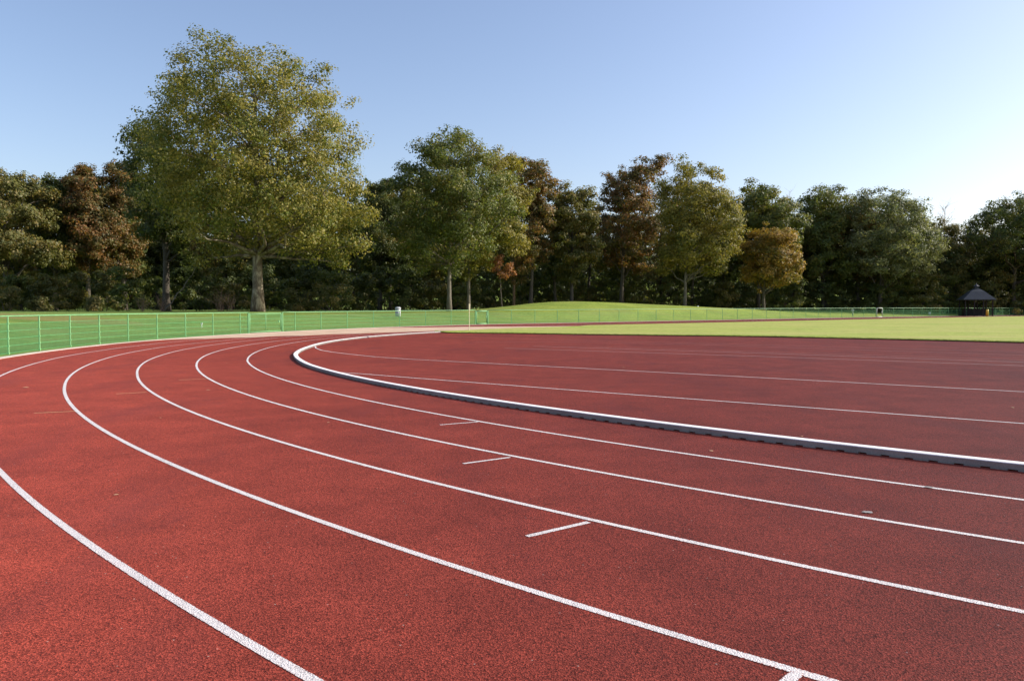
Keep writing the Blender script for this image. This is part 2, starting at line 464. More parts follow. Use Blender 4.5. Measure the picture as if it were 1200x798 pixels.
# concrete edging between track and fence
us_e = np.concatenate([np.arange(150, 0, -1.), -np.linspace(0, 75, 160)])
def ring_box(name, us, r0, r1, z0, z1, m, parent=None):
    """a kerb of rectangular section following the bend"""
    n = len(us); V = []
    for rr, zz in ((r0, z0), (r0, z1), (r1, z1), (r1, z0)):
        x, y = path(us, rr); V.append(np.column_stack([x, y, gz(y) + zz]))
    V = np.concatenate(V)
    f = [(a * n + i, a * n + i + 1, ((a + 1) % 4) * n + i + 1, ((a + 1) % 4) * n + i) for a in range(4) for i in range(n - 1)]
    f += [(0, n, 2 * n, 3 * n), (n - 1, 4 * n - 1, 3 * n - 1, 2 * n - 1)]
    me = bpy.data.meshes.new(name); me.from_pydata(V.tolist(), [], f); me.update()
    return link(name, me, m, parent)
tag(ring_box('path_edging', us_e, 40.562, 40.80, -.05, .018, M_EDGE), kind='structure')

# raised white kerb along the inside of lane one ------------------------------------
KO = ([158, 165, 172, 180, 189, 197, 205, 231], [-1.35, -1.0, -.68, -.49, -.38, -.13, -.02, 0])
def kerb(th0, th1, label):
    root = empty('track_kerb', (*pol((th0 + th1) / 2, 32.9), float(gz(pol((th0 + th1) / 2, 32.9)[1]))))
    tag(root, label, 'kerb', 'raised kerb along the inside lane')
    n = int(abs(th1 - th0) * .5759 / .25) + 2
    th = np.linspace(th0, th1, n); r = 32.985 + np.interp(th, *KO)
    ox, oy, oz = root.location
    V = []
    sect = [(0, .013), (0, .061), (-.006, .067), (-.114, .067), (-.12, .061), (-.12, .013)]
    for dr, zz in sect:
        x = CX + (r + dr) * np.cos(np.radians(th)); y = CY + (r + dr) * np.sin(np.radians(th))
        V.append(np.column_stack([x - ox, y - oy, gz(y) + zz - oz]))
    V = np.concatenate(V); S = len(sect)
    f = [(a * n + i, a * n + i + 1, ((a + 1) % S) * n + i + 1, ((a + 1) % S) * n + i) for a in range(S) for i in range(n - 1)]
    f += [tuple(a * n for a in range(S)), tuple(a * n + n - 1 for a in reversed(range(S)))]
    me = bpy.data.meshes.new('rail'); me.from_pydata(V.tolist(), [], f); me.update()
    me.materials.append(M_KERB); me.materials.append(M_KERBSHADE)
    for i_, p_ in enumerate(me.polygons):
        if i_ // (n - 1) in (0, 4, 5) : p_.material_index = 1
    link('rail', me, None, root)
    b = MB(); L = 0
    tt = th0
    while tt < th1:
        rr = 32.985 + float(np.interp(tt, *KO)) - .06
        x, y = pol(tt, rr)
        b.box((x - ox, y - oy, float(gz(y)) + .0075 - oz), (.116, .125, .0155), R(tt))
        tt += .2 / rr * 57.2958
    tag(b.build('feet', M_KERBSHADE, root), kind='stuff')
kerb(172.2, 262, 'long white raised kerb curving from the bottom right round the inside lane')
kerb(157.5, 171.85, 'short far section of white raised kerb beyond the small joint, ending at the infield grass')

# ------------------------------------------------------------------ the fence
TOPZ = 1.15
def fence_point(u, rho=41.1):
    x, y = path(u, rho); x = float(x); y = float(y)
    return np.array([x, y, float(gz(y))])

def mesh_panel(a, b, name, root, o, zlo=.04, zhi=.93, m=M_MESH, wires=True, far=False):
    bb = MB(); a = a - o; b = b - o
    L = np.hypot(*(b - a)[:2]); n = int(L / (.05 if not far else .1))
    ang = math.atan2(*(b - a)[1::-1])
    for i in range(1, n):
        p = a + (b - a) * i / n
        wv = .005 if not far else .006
        bb.box((p[0], p[1], p[2] + (zlo + zhi) / 2), (wv, wv, zhi - zlo), ang)
    nh = 5
    for k in range(nh):
        z = zlo + (zhi - zlo) * k / (nh - 1)
        m_ = (a + b) / 2
        bb.box((m_[0], m_[1], m_[2] + z), (L - .03, .009, .009), ang)
    return bb.build(name, m, root)

def fence(ulist, label, end0=False, end1=False, gate_ends=()):
    mid = fence_point(sum(ulist) / len(ulist))
    root = empty('mesh_fence', mid)
    tag(root, label, 'fence', 'green mesh fence round the track')
    P = [fence_point(u) for u in ulist]
    for p, u in zip(P, ulist):
        b = MB()
        big = u in gate_ends
        rad = .05 if big else .024
        q = p - mid
        b.tube([q + [0, 0, -.06], q + [0, 0, .02], q + [0, 0, TOPZ - .02]], rad, 8)
        for z in ([.04, .26, .48, .71, .93] if not big else []):
            b.box((q[0], q[1], q[2] + z), (.06, .06, .03), 0)
        if big: b.box((q[0], q[1], q[2] + TOPZ - .005), (.11, .11, .02))
        b.build('gate_post' if big else 'post', M_FENCE, root)
    for i in range(len(P) - 1):
        mesh_panel(P[i], P[i + 1], 'mesh_panel', root, mid, far=ulist[i] > 15)
    pts = []
    for i in range(len(P)): pts.append(P[i] - mid + [0, 0, TOPZ])
    if end0: pts = [pts[0] + [0, 0, -.04]] + pts
    b = MB(); b.tube(pts, .023, 8); b.build('top_rail', M_FENCE, root, True)
    return root

left = [-60.2, -57.7, -55.2, -52.7, -50.25, -47.89, -45.61, -43.27, -40.96, -38.6, -36.15, -33.68, -31.21, -28.70, -27.93]
fence(left, 'green mesh fence from the left edge up to the wide gate', gate_ends=(-27.93,))
mid_ = [-24.70, -23.46, -20.92, -18.30, -15.64, -12.96, -10.27, -7.6, -5.05]
fence(mid_, 'green mesh fence between the wide gate and the narrow gate, litter bin behind', gate_ends=(-24.70, -5.05))
right_ = [-3.72, -1.24] + [1.25 + 2.47 * k for k in range(22)] + [55.9]
fence(right_, 'long green mesh fence in front of the grassy mound, right of the narrow gate', gate_ends=(-3.72,))
fence([57.7 + 2.5 * k for k in range(27)], 'farthest stretch of mesh fence in the tree shade at the right, before the pavilion')

def gate(u0, u1, name, label, divs, m=M_FENCE, top=1.09, lo=.06, rad=.028, wires=True, frame_only=False):
    a, b_ = fence_point(u0), fence_point(u1); o = (a + b_) / 2
    root = empty(name, o); tag(root, label, 'gate', 'gates in the track fence')
    a = a - o; b_ = b_ - o
    fr = MB()
    fr.tube([a + [0, 0, lo], a + [0, 0, top]], rad, 8); fr.tube([b_ + [0, 0, lo], b_ + [0, 0, top]], rad, 8)
    fr.tube([a + [0, 0, top], b_ + [0, 0, top]], rad, 8)
    fr.tube([a + [0, 0, lo], b_ + [0, 0, lo]], rad, 8)
    fr.build('gate_frame', m, root, True)
    for i in range(1, divs):
        s = MB(); p = a + (b_ - a) * i / divs; s.tube([p + [0, 0, lo], p + [0, 0, top]], .022, 8); s.build('stile', m, root, True)
    if wires:
        mesh_panel(a, b_, 'mesh_panel', root, np.zeros(3), lo + .02, top - .06)
    l = MB(); p = b_ * .93 + a * .07; l.box((p[0], p[1], p[2] + .62), (.07, .05, .14), math.atan2(*(b_ - a)[1::-1])); l.build('latch', m, root)
    return root
gate(-27.80, -24.84, 'wide_gate', 'wide green fence gate with a middle stile in front of the plane tree trunk', 2)
gate(-4.93, -3.84, 'narrow_gate', 'narrow green gate between two thick posts left of the grassy mound', 1, rad=.045)
gate(56.15, 57.45, 'gate_frame_white', 'small pale gate frame far off at the right end of the mound', 1, painted('weathered_white', (.40, .47, .38), .6), 1.15, .03, .05, False)

# ------------------------------------------------------------------ small things
def at(px, dist):                      # plan position on a bearing
    return (px - 600) / F * dist, dist
def find_dist(px, py, lo=42, hi=200):
    for dd in np.arange(lo, hi, .5):
        x, y = at(px, dd)
        if rho_of(x, y) < 41.5: continue
        if HY - (tz(x, y) - CAMZ) * F / dd <= py: return dd
    return hi

dd = find_dist(466.5, 371.5)
x, y = at(466.5, dd); z = tz(x, y)
bin_ = empty('litter_bin', (x, y, z)); tag(bin_, 'grey cylindrical litter bin standing on the grass behind the fence', 'bin')
k = dd / F
b = MB(); b.tube([(0, 0, .05), (0, 0, .06), (0, 0, 9.0 * k), (0, 0, 9.02 * k)], [3.0 * k, 3.2 * k, 3.2 * k, 3.1 * k], 20); b.build('bin_body', M_BIN, bin_, True)
b = MB(); b.tube([(0, 0, 9.2 * k), (0, 0, 10.3 * k), (0, 0, 11.2 * k), (0, 0, 11.5 * k)], [3.5 * k, 3.5 * k, 2.6 * k, .8 * k], 20); b.build('bin_lid', M_BIN, bin_, True)
b = MB(); b.tube([(0, .1, 0), (0, .1, 1.1 * k * 8)], .03, 8); b.build('bin_post', M_DARKWOOD, bin_)

# thin corner pole
x, y = -2.57, 46.4
pole = empty('marker_pole', (x, y, float(gz(y)))); tag(pole, 'thin cream marker pole at the corner of the infield grass', 'pole')
b = MB(); b.tube([(0, 0, 0), (0, 0, 1.25)], .02, 8); b.build('shaft', M_POLE, pole)
b = MB(); b.tube([(0, 0, 1.25), (0, 0, 1.66)], .045, 8); b.build('sleeve', M_POLE, pole)
b = MB(); b.box((0, 0, .02), (.18, .18, .04)); b.build('base_plate', M_POLE, pole)

def stake(name, px, dist, h, w, m, label, cat, cap=True):
    x, y = at(px, dist); z = tz(x, y)
    root = empty(name, (x, y, z)); tag(root, label, cat)
    b = MB(); b.tube([(0, 0, -.05), (0, 0, h * .8), (0, 0, h)], [w / 2, w / 2, w / 2 * .85], 10); b.build('shaft', m, root, True)
    if cap:
        b = MB(); b.box((0, 0, h * .86), (w * 1.9, w * .8, h * .28)); b.build('head', m, root)
    return root
stake('marker_stake', 236.3, 47.5, .30, .05, M_WHITE, 'tiny white stake on the grass behind the fence, left of the wide gate', 'stake')
stake('sign_post', 999, 99, .85, .16, M_BIN, 'small pale grey sign post at the foot of the wood, left of the gate frame', 'sign post')
stake('padded_post', 1156.5, 108, 1.0, .34, M_YPOST, 'thick yellow post on the far grass just right below the pavilion roof', 'post', False)
stake('ground_marker', 1089, 116, .42, .3, M_WHITE, 'small white marker in the shaded grass left of the pavilion', 'marker', False)
stake('mound_marker', 817.5, 97, .28, .22, M_WHITE, 'tiny pale marker on top of the grassy mound', 'marker', False)

# leaf lying on the track and grey repair spots
def leaf_on_track(x, y, s, rz, m, label, cat='leaf'):
    vs = []; n = 9
    out = []
    for i in range(n):
        t = i / (n - 1); w = math.sin(t * math.pi) ** .7 * .38
        out.append((t - .5, w))
    V = [(a * s, w_ * s, .006 + .25 * s * (w_ * 1.0)) for a, w_ in out] + [(a * s, 0, .006 + .06 * s * math.sin(a * 3 + 1.5)) for a, _ in out] + [(a * s, -w_ * s, .006 + .18 * s * w_) for a, w_ in out]
    f = [(i, i + 1, n + i + 1, n + i) for i in range(n - 1)] + [(n + i, n + i + 1, 2 * n + i + 1, 2 * n + i) for i in range(n - 1)]
    me = bpy.data.meshes.new('fallen_leaf'); me.from_pydata(V, [], f); me.update()
    o = link('fallen_leaf', me, m, None, (x, y, float(gz(y)))); o.rotation_euler = (0, 0, rz)
    tag(o, label, cat, 'fallen leaves on the track')
    return o
M_LEAFDRY = painted('dry_leaf', (.45, .26, .13), .6, .3)
leaf_on_track(-8.41, 13.29, .11, .3, M_LEAFDRY, 'brown curled leaf lying in the outer lane at the left edge')
bits = [(.9, 26.2), (2.6, 17.9), (9.2, 24.4), (5.6, 14.1), (-4.4, 9.6), (-2.9, 5.6), (1.91, 7.35), (3.1, 8.2), (-7.2, 19.4), (12.5, 27.6), (-5.1, 12.9), (6.9, 10.6), (-2.2, 9.2), (2.9, 3.9), (-9.9, 22.5), (-1.2, 31.6)]
for bx_, by_ in bits:
    leaf_on_track(bx_, by_, random.uniform(.035, .07), random.uniform(0, 6.28), M_LEAFDRY, 'tiny dry leaf scrap lying alone on the red track', 'leaf')
sp_i = 0
for (cx_, cy_, lab) in [(3.19, 5.85, 'grey repair spot on the lane line nearest the white kerb, at the right'), (2.38, 5.12, 'grey repair spot on the second lane line from the white kerb, at the right')]:
    V = [(0, 0, 0)]; n = 14
    for i in range(n):
        a = 2 * math.pi * i / n; rr = .034 * (1 + .35 * random.uniform(-1, 1))
        V.append((rr * math.cos(a), rr * .8 * math.sin(a), 0))
    me = bpy.data.meshes.new('repair_spot'); me.from_pydata(V, [], [(0, i + 1, (i + 1) % n + 1) for i in range(n)]); me.update()
    o = link('repair_spot', me, M_TAR, None, (cx_, cy_, .0065)); tag(o, kind='structure')

# ------------------------------------------------------------------ trees
def leaves_mesh(name, cen, rad, count, leaf, m, outward, droop=.0, flat=.62):
    """cen/rad: tufts; count leaf quads spread over the tufts; outward: centre the leaves face away from"""
    k = len(cen)
    w = rad ** 2.2; idx = rng.choice(k, count, p=w / w.sum())
    dv = rng.normal(size=(count, 3)); dv /= np.linalg.norm(dv, axis=1)[:, None]
    rr = rng.random(count) ** .58
    p = cen[idx] + dv * (rad[idx] * rr)[:, None] * np.array([1, 1, flat])
    p[:, 2] -= droop * (rr ** 2) * rad[idx]
    nrm = (p - outward); nrm /= np.linalg.norm(nrm, axis=1)[:, None] + 1e-9
    nrm = nrm * .55 + dv * .45 + np.array([0, 0, .35]) + rng.normal(size=(count, 3)) * .45
    nrm /= np.linalg.norm(nrm, axis=1)[:, None]
    a = np.cross(nrm, rng.normal(size=(count, 3))); a /= np.linalg.norm(a, axis=1)[:, None] + 1e-9
    b = np.cross(nrm, a)
    s = leaf * rng.uniform(.45, 1.0, count) ** 1.0 * np.where(rng.random(count) < .12, 1.7, 1.15)
    a *= (s * .5)[:, None]; b *= (s * .36)[:, None]
    fold = nrm * (s * .10)[:, None]
    V = np.stack([p - a, p - b * .9 + fold + a * .1, p + a, p + b + fold - a * .1], 1).reshape(-1, 3)
    me = bpy.data.meshes.new(name)
    me.vertices.add(count * 4); me.vertices.foreach_set('co', V.ravel())
    me.loops.add(count * 4); me.loops.foreach_set('vertex_index', np.arange(count * 4))
    me.polygons.add(count); me.polygons.foreach_set('loop_start', np.arange(count) * 4); me.polygons.foreach_set('loop_total', np.full(count, 4))
    me.update(calc_edges=True)
    tuft_t = rng.random(k)
    t0 = np.clip(.75 * tuft_t[idx] + .45 * rng.random(count) - .1, 0, 1); t1 = rng.random(count)
    at_ = me.color_attributes.new('tint', 'FLOAT_COLOR', 'CORNER')
    colr = np.ones((count, 4, 4)); colr[:, :, 0] = t0[:, None]; colr[:, :, 1] = t1[:, None]
    at_.data.foreach_set('color', colr.ravel())
    me.materials.append(m)
    return me

def limb(bb, a, b, r0, r1, n=7, wob=.06, sag=.0, seg=6):
    a = np.array(a, float); b = np.array(b, float); L = np.linalg.norm(b - a)
    t = np.linspace(0, 1, n)[:, None]
    p = a + (b - a) * t
    p[1:-1] += rng.normal(size=(n - 2, 3)) * L * wob * .5
    p[:, 2] += (np.sin(t[:, 0] * math.pi) * sag * L)
    bb.tube(p, r0 + (r1 - r0) * t[:, 0] ** .8, seg)

def tree(name, label, trunkpx, dist, blobs, leafm, count, leaf=.30, bark=None, tr=.3, group=None, lean=0, tuft=(.5, 1.4), thick=.6, density=1.0, tufts=None, limbs=8, dens=.78, bs=1.08, fork=None, trunk_r_top=.35):
    """blobs: (px, py, r) lobes of the crown as seen; each becomes lobes in depth round the trunk"""
    bark = bark or M_BARK
    kx = dist / F
    bx, by = at(trunkpx, dist); bz = tz(bx, by)
    root = empty(name, (bx, by, bz)); tag(root, label, 'tree', group)
    count = int(count * 1.8)
    lob = np.array([((px - trunkpx) * kx, 0, CAMZ + (HY - py) * kx - bz, r * bs * kx) for px, py, r in blobs])
    cx_ = (lob[:, 0].min() + lob[:, 0].max()) / 2
    half = (lob[:, 0] + lob[:, 3]).max() - (lob[:, 0] - lob[:, 3]).min()
    Rc = half / 2
    L = []; zmid = float(np.average(lob[:, 2]))
    for X, Y, Z, r in lob:
        dep = thick * math.sqrt(max(Rc ** 2 - (X - cx_) ** 2, (.3 * Rc) ** 2))
        L.append((X, 0, Z, r))
        if dep > r * .4:
            for s in (-1, 1):
                L.append((cx_ + (X - cx_) * .80 + rng.normal() * .3, s * dep * rng.uniform(.7, 1.1), zmid + (Z - zmid) * (.80 if s < 0 else .92) + rng.normal() * .3, r * rng.uniform(.8, 1.05)))
    L = np.array(L)
    # tufts through every lobe, biased to its shell
    cen, rad = [], []
    for X, Y, Z, r in L:
        nt_ = max(5, int(dens * density * 7.5 * (r / 1.6) ** 2.1))
        dv = rng.normal(size=(nt_, 3)); dv /= np.linalg.norm(dv, axis=1)[:, None]
        rr = rng.random(nt_) ** .42
        tr_ = rng.uniform(*tuft, nt_) * min(1, r / 1.8) ** .5
        pos = np.array([X, Y, Z]) + dv * ((np.maximum(r - tr_ * .55, .2)) * rr)[:, None]
        cen.append(pos); rad.append(tr_)
    cen = np.concatenate(cen); rad = np.concatenate(rad)
    ok = cen[:, 2] > .4; cen, rad = cen[ok], rad[ok]
    middle = np.array([cx_, 0, np.average(lob[:, 2], weights=lob[:, 3])])
    me = leaves_mesh('crown', cen, rad, count, leaf, leafm, middle)
    link('crown', me, None, root)
    # trunk and limbs
    bb = MB()
    topz = lob[:, 2].max() * .86; cz = middle[2]
    fz = fork if fork else max(1.5, (lob[:, 2] - lob[:, 3]).min() + .8)
    n = 10; t = np.linspace(0, 1, n)
    tx = lean * t + np.cumsum(rng.normal(size=n)) * .05
    P_ = np.column_stack([tx + (cx_ * .6) * t ** 2, np.zeros(n), -.3 + (topz + .3) * t])
    rads = tr * (1 - t) ** .8 * .92 + .03; rads[0] *= 1.45; rads[1] *= 1.02
    bb.tube(P_, rads, 10)
    order = rng.permutation(len(L))[:limbs + len(L) // 3]
    for j in order:
        X, Y, Z, r = L[j]
        z0 = min(max(fz, Z - 2.2 - abs(X) * .55), topz * .9)
        i0 = np.interp(z0, P_[:, 2], np.arange(n)); base = np.array([np.interp(z0, P_[:, 2], P_[:, 0]), 0, z0])
        r0 = float(np.interp(z0, P_[:, 2], rads)) * .55
        limb(bb, base, (X, Y, Z), r0, .03, 7, .07, .04)
    # boughs to tufts
    for j in rng.permutation(len(cen))[:min(len(cen), 70)]:
        q = L[np.argmin(np.linalg.norm(L[:, :3] - cen[j], axis=1))][:3]
        limb(bb, q, cen[j], .05, .012, 4, .08, 0, 4)
    bb.build('trunk', bark, root, True)
    return root

T = tree
T('plane_tree', 'tallest tree, a big yellow-green plane tree with mottled trunk behind the wide gate', 303, 72,
  [(265, 52, 14), (280, 64, 16), (247, 70, 16), (232, 86, 16), (330, 66, 15), (384, 84, 15), (247, 92, 22), (286, 80, 22), (230, 106, 24), (300, 92, 28), (338, 92, 26), (372, 100, 26), (400, 125, 26), (212, 125, 32), (258, 128, 42), (310, 135, 45), (360, 150, 42), (412, 170, 28),
   (185, 155, 30), (205, 185, 40), (252, 190, 48), (310, 200, 50), (370, 200, 46), (417, 215, 28), (195, 225, 36), (240, 243, 42), (300, 250, 44), (360, 252, 46), (415, 252, 32),
   (212, 262, 26), (258, 284, 26), (300, 282, 22), (350, 292, 30), (392, 290, 28), (418, 288, 20), (398, 312, 12), (236, 306, 14)],
  L_PLANE, 66000, .235, M_PLANE, .52, tuft=(.5, 1.5), limbs=14, fork=5.2, density=1.1)
T('dark_green_tree', 'dark green tree tucked against the left side of the big plane tree', 196, 84,
  [(176, 160, 22), (168, 185, 18), (198, 190, 30), (185, 225, 30), (212, 250, 30), (190, 270, 26), (222, 290, 24)], L_DARK, 16000, .32, tr=.4)
T('oak_tree', 'green oak, left one of the two slim pale trunks beside the narrow gate', 527, 82,
  [(514, 160, 18), (540, 166, 20), (500, 182, 22), (480, 205, 22), (530, 196, 34), (563, 182, 22), (466, 232, 22), (500, 235, 36), (548, 238, 38), (588, 212, 22),
   (468, 266, 22), (512, 275, 32), (558, 282, 30), (478, 296, 20), (598, 250, 20), (530, 310, 18), (495, 312, 14)], L_GREEN, 36000, .25, M_PALEBARK, .24, fork=5, limbs=12)
T('oak_tree', 'slimmer green tree right behind the oak, its trunk just left of the narrow gate', 549, 90,
  [(577, 190, 20), (598, 198, 18), (610, 232, 22), (592, 268, 26), (563, 305, 18), (608, 288, 18), (575, 240, 26), (545, 322, 12)], L_FRESH, 18000, .26, M_PALEBARK, .2, fork=5)
T('autumn_tree', 'green tree turning orange at the top, between the oaks and the brown trees', 622, 99,
  [(606, 198, 16), (628, 205, 16), (642, 222, 13), (620, 240, 22), (640, 262, 18), (625, 292, 20), (610, 318, 16)], L_BROWN, 19000, .28, tr=.28, tuft=(.6, 1.1), bs=1.3)
T('brown_tree', 'brownish green tree with gaps in the crown, above the left end of the mound', 668, 101,
  [(662, 226, 14), (682, 230, 15), (655, 246, 16), (680, 262, 20), (655, 288, 16), (688, 296, 18), (666, 322, 14), (650, 265, 14)], L_OLIVE, 18000, .28, tr=.26, tuft=(.6, 1.1), bs=1.3)
T('red_brown_tree', 'red-brown tree with holes of sky, left of the broad green one on the mound', 728, 110,
  [(714, 214, 14), (735, 208, 16), (755, 198, 15), (773, 193, 13), (722, 238, 18), (750, 232, 20), (702, 262, 13), (736, 270, 18), (762, 268, 16), (722, 300, 16), (750, 308, 17), (704, 290, 12)], L_RUST, 24000, .28, tr=.3, tuft=(.55, 1.1), bs=1.32)
T('broad_green_tree', 'broad green tree with sunlit yellow right side and trunk standing on the mound', 802, 101,
  [(820, 197, 11), (796, 194, 13), (838, 206, 11), (800, 220, 22), (833, 232, 22), (858, 246, 14), (780, 250, 22), (815, 262, 28), (850, 268, 20), (866, 268, 11), (790, 290, 24), (830, 296, 25), (860, 290, 12),
   (803, 316, 14), (838, 316, 14), (776, 312, 13), (775, 220, 14)], L_FRESH, 31000, .27, M_PALEBARK, .21, fork=3.5)
T('green_tree', 'green tree showing behind and above the golden tree', 888, 116,
  [(879, 225, 12), (895, 230, 13), (914, 247, 15), (870, 243, 12), (903, 262, 15), (928, 264, 11), (885, 262, 14), (920, 290, 14)], L_GREEN, 15000, .31, tr=.3, bs=1.35)
T('golden_tree', 'golden orange tree at the right foot of the mound', 893, 105,
  [(893, 272, 17), (912, 277, 16), (882, 292, 17), (922, 298, 16), (903, 306, 20), (933, 313, 11), (880, 320, 14), (925, 325, 12), (901, 330, 13)], L_GOLD, 21000, .27, tr=.25, fork=2.4, bs=1.12)
T('tall_green_tree', 'tall green tree left of the round crowned tree, the highest in that part', 965, 124,
  [(955, 230, 12), (974, 229, 13), (940, 244, 12), (990, 238, 11), (960, 256, 17), (983, 263, 14), (940, 276, 14), (964, 290, 18), (988, 298, 14), (950, 320, 16), (978, 326, 14)], L_GREEN, 20000, .31, tr=.3, bs=1.28)
T('round_tree', 'round crowned grey-green tree above the white gate frame', 1031, 120,
  [(1036, 232, 15), (1015, 239, 16), (1056, 242, 15), (1002, 258, 16), (1030, 262, 26), (1064, 262, 17), (1083, 273, 13), (1001, 286, 18), (1040, 296, 28), (1076, 296, 18), (1092, 300, 10), (1008, 312, 15), (1042, 318, 18), (1075, 318, 14)],
  L_GREY, 34000, .29, tr=.35, fork=2.5, bs=1.2)
T('narrow_tree', 'narrow dark tree between the round tree and the pavilion', 1112, 128,
  [(1100, 262, 8), (1112, 272, 10), (1105, 290, 12), (1118, 300, 11), (1108, 318, 13), (1122, 326, 11), (1100, 330, 10)], L_OLIVE, 12000, .30, tr=.2, bs=1.35)
T('right_edge_tree', 'dark spreading tree behind the pavilion at the right edge', 1188, 124,
  [(1190, 238, 14), (1171, 243, 13), (1152, 260, 15), (1180, 262, 20), (1212, 248, 20), (1140, 278, 11), (1160, 287, 16), (1195, 290, 22), (1232, 278, 26), (1150, 300, 10), (1178, 310, 13), (1215, 315, 18), (1250, 298, 22)],
  L_DARK, 30000, .30, tr=.38, fork=2.6, bs=1.2)
T('olive_tree', 'olive green tree at the left edge with sunlit lower boughs', 10, 90,
  [(0, 208, 16), (22, 214, 16), (-30, 210, 24), (45, 222, 15), (5, 240, 26), (38, 252, 22), (-10, 285, 26), (25, 290, 26), (52, 296, 20), (12, 325, 18), (-40, 250, 30)], L_OLIVE, 26000, .30, tr=.35)
T('dark_green_tree', 'dark green tree between the left edge olive tree and the rusty ones', 65, 99,
  [(60, 213, 14), (80, 216, 14), (48, 232, 17), (74, 246, 21), (64, 280, 22), (86, 296, 19), (60, 315, 16)], L_DARK, 15000, .31, tr=.3)
T('rusty_tree', 'rusty brown tree, left of the pair beside the big plane tree', 106, 98,
  [(100, 202, 12), (115, 210, 12), (94, 228, 17), (118, 237, 16), (104, 258, 20), (122, 282, 18), (100, 306, 18), (128, 314, 14)], L_RUST, 18000, .29, tr=.28, bs=1.2)
T('brown_tree', 'brown tree with a pointed top, right of the rusty one and against the plane tree', 146, 101,
  [(139, 197, 10), (152, 200, 12), (144, 218, 15), (160, 238, 16), (138, 252, 18), (156, 282, 20), (148, 310, 17)], L_BROWN, 16000, .29, tr=.28, bs=1.2)
T('dark_green_tree', 'dark green tree filling the gap between the plane tree and the oak', 445, 108,
  [(455, 213, 12), (436, 224, 14), (460, 242, 18), (440, 266, 19), (452, 296, 20), (430, 316, 16), (470, 320, 16)], L_DARK, 14000, .33, tr=.3)
T('orange_sapling', 'small orange-leaved sapling between the oak trunks and the mound', 588, 91,
  [(585, 304, 6), (594, 314, 7), (580, 315, 6), (600, 322, 5), (588, 322, 6), (574, 308, 4)], leaf_mat('orange', (.15, .075, .035), (.32, .15, .065), (.42, .19, .08), .3), 1500, .2, tr=.06, limbs=4, tuft=(.35, .7), bs=1.2, dens=2)

# further rows of the wood, mostly hidden
sky_x = [-80, 0, 100, 165, 200, 440, 520, 600, 650, 700, 780, 870, 930, 1000, 1090, 1125, 1180, 1300]
sky_y = [208, 206, 204, 204, 195, 218, 195, 205, 232, 240, 215, 233, 242, 236, 258, 272, 252, 240]
back_l = 'tree in the shaded back row of the wood, mostly hidden behind the nearer trees'
px_ = -95
i = 0
while px_ < 1420:
    d_ = 112 + rng.uniform(0, 16) + (10 if px_ > 900 else 0)
    if px_ < 160: d_ -= 8
    ty = float(np.interp(px_, sky_x, sky_y)) + rng.uniform(0, 13) - 11
    w = rng.uniform(28, 38)
    bl = [(px_ + rng.uniform(-5, 5), ty + 12, 12)]
    yy = ty + 30
    while yy < 322:
        for s in (-1, 0, 1):
            bl.append((px_ + s * w * .55 + rng.uniform(-4, 4), yy + rng.uniform(-6, 6), rng.uniform(14, 19)))
        yy += 21
    thin = 610 < px_ < 790
    T('wood_tree', back_l, px_, d_, bl, [L_GREEN, L_DARK, L_OLIVE, L_FRESH, L_BROWN, L_GREEN][i % 6], 5200 if thin else 10500, .38, tr=.26, group='back row of the wood', limbs=5, density=.7, thick=.5)
    px_ += rng.uniform(34, 44); i += 1

# understorey shrubs along the wood edge
def shrub(px, dist, hpx, wpx, leafm, count, label, group=None, name='shrub', twigs=0, leaf=.22):
    k = dist / F; x, y = at(px, dist); z = tz(x, y)
    root = empty(name, (x, y, z)); tag(root, label, 'shrub', group)
    h, w = hpx * k, wpx * k
    n = max(6, int(14 * (w * h) / 10))
    cen = np.column_stack([rng.uniform(-.5, .5, n) * w, rng.uniform(-.35, .35, n) * w, rng.random(n) ** .8 * h * .86 + .2])
    cen[:, :2] *= (1 - .45 * (cen[:, 2:3] / h) ** 2)
    if count:
        me = leaves_mesh('foliage', cen, rng.uniform(.4, .9, n), count, leaf, leafm, np.array([0, 0, h * .3]))
        link('foliage', me, None, root)
    b = MB()
    for j in range(max(5, twigs)):
        q = cen[j % n] if not twigs else np.array([rng.normal() * w * .42, rng.normal() * w * .25, h * rng.uniform(.5, 1.1)])
        base = np.array([rng.normal() * w * .08, rng.normal() * w * .08, -.1])
        limb(b, base, q, .035 if not twigs else .013, .005, 6, .07, 0, 4)
        if twigs:
            for _ in range(2):
                t_ = rng.uniform(.4, .8); p0 = base + (q - base) * t_
                limb(b, p0, p0 + np.array([rng.normal() * .4, rng.normal() * .35, rng.uniform(.2, .6)]), .007, .003, 4, .08, 0, 3)
    b.build('stems', M_TWIG if twigs else M_BARK, root, True)
    return root

for j, px_ in enumerate(np.arange(-90, 1300, 30)):
    dist = 93 + rng.uniform(-2, 7)
    if 560 < px_ < 960: dist = 112 + rng.uniform(0, 8)
    if px_ >= 960: dist = 118 + rng.uniform(0, 8)
    if px_ < 420: dist = 82 + rng.uniform(0, 8)
    shrub(px_ + rng.uniform(-8, 8), dist, rng.uniform(34, 62), rng.uniform(38, 52), [L_DARK, L_OLIVE, L_DARK, L_GREEN, L_OLIVE][int(rng.integers(5))], 3600,
          'leafy undergrowth shrub in the shade along the front edge of the wood', 'undergrowth along the wood edge', leaf=.26)
for j, px_ in enumerate(np.arange(-90, 1300, 34)):
    dist = 108 + rng.uniform(-2, 7) + (18 if px_ > 560 else 0)
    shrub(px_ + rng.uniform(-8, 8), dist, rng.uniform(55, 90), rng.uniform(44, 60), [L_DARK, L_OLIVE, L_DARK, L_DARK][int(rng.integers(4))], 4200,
          'tall dark thicket shrub standing deep in the shade of the wood', 'thicket shrubs inside the wood', leaf=.34)
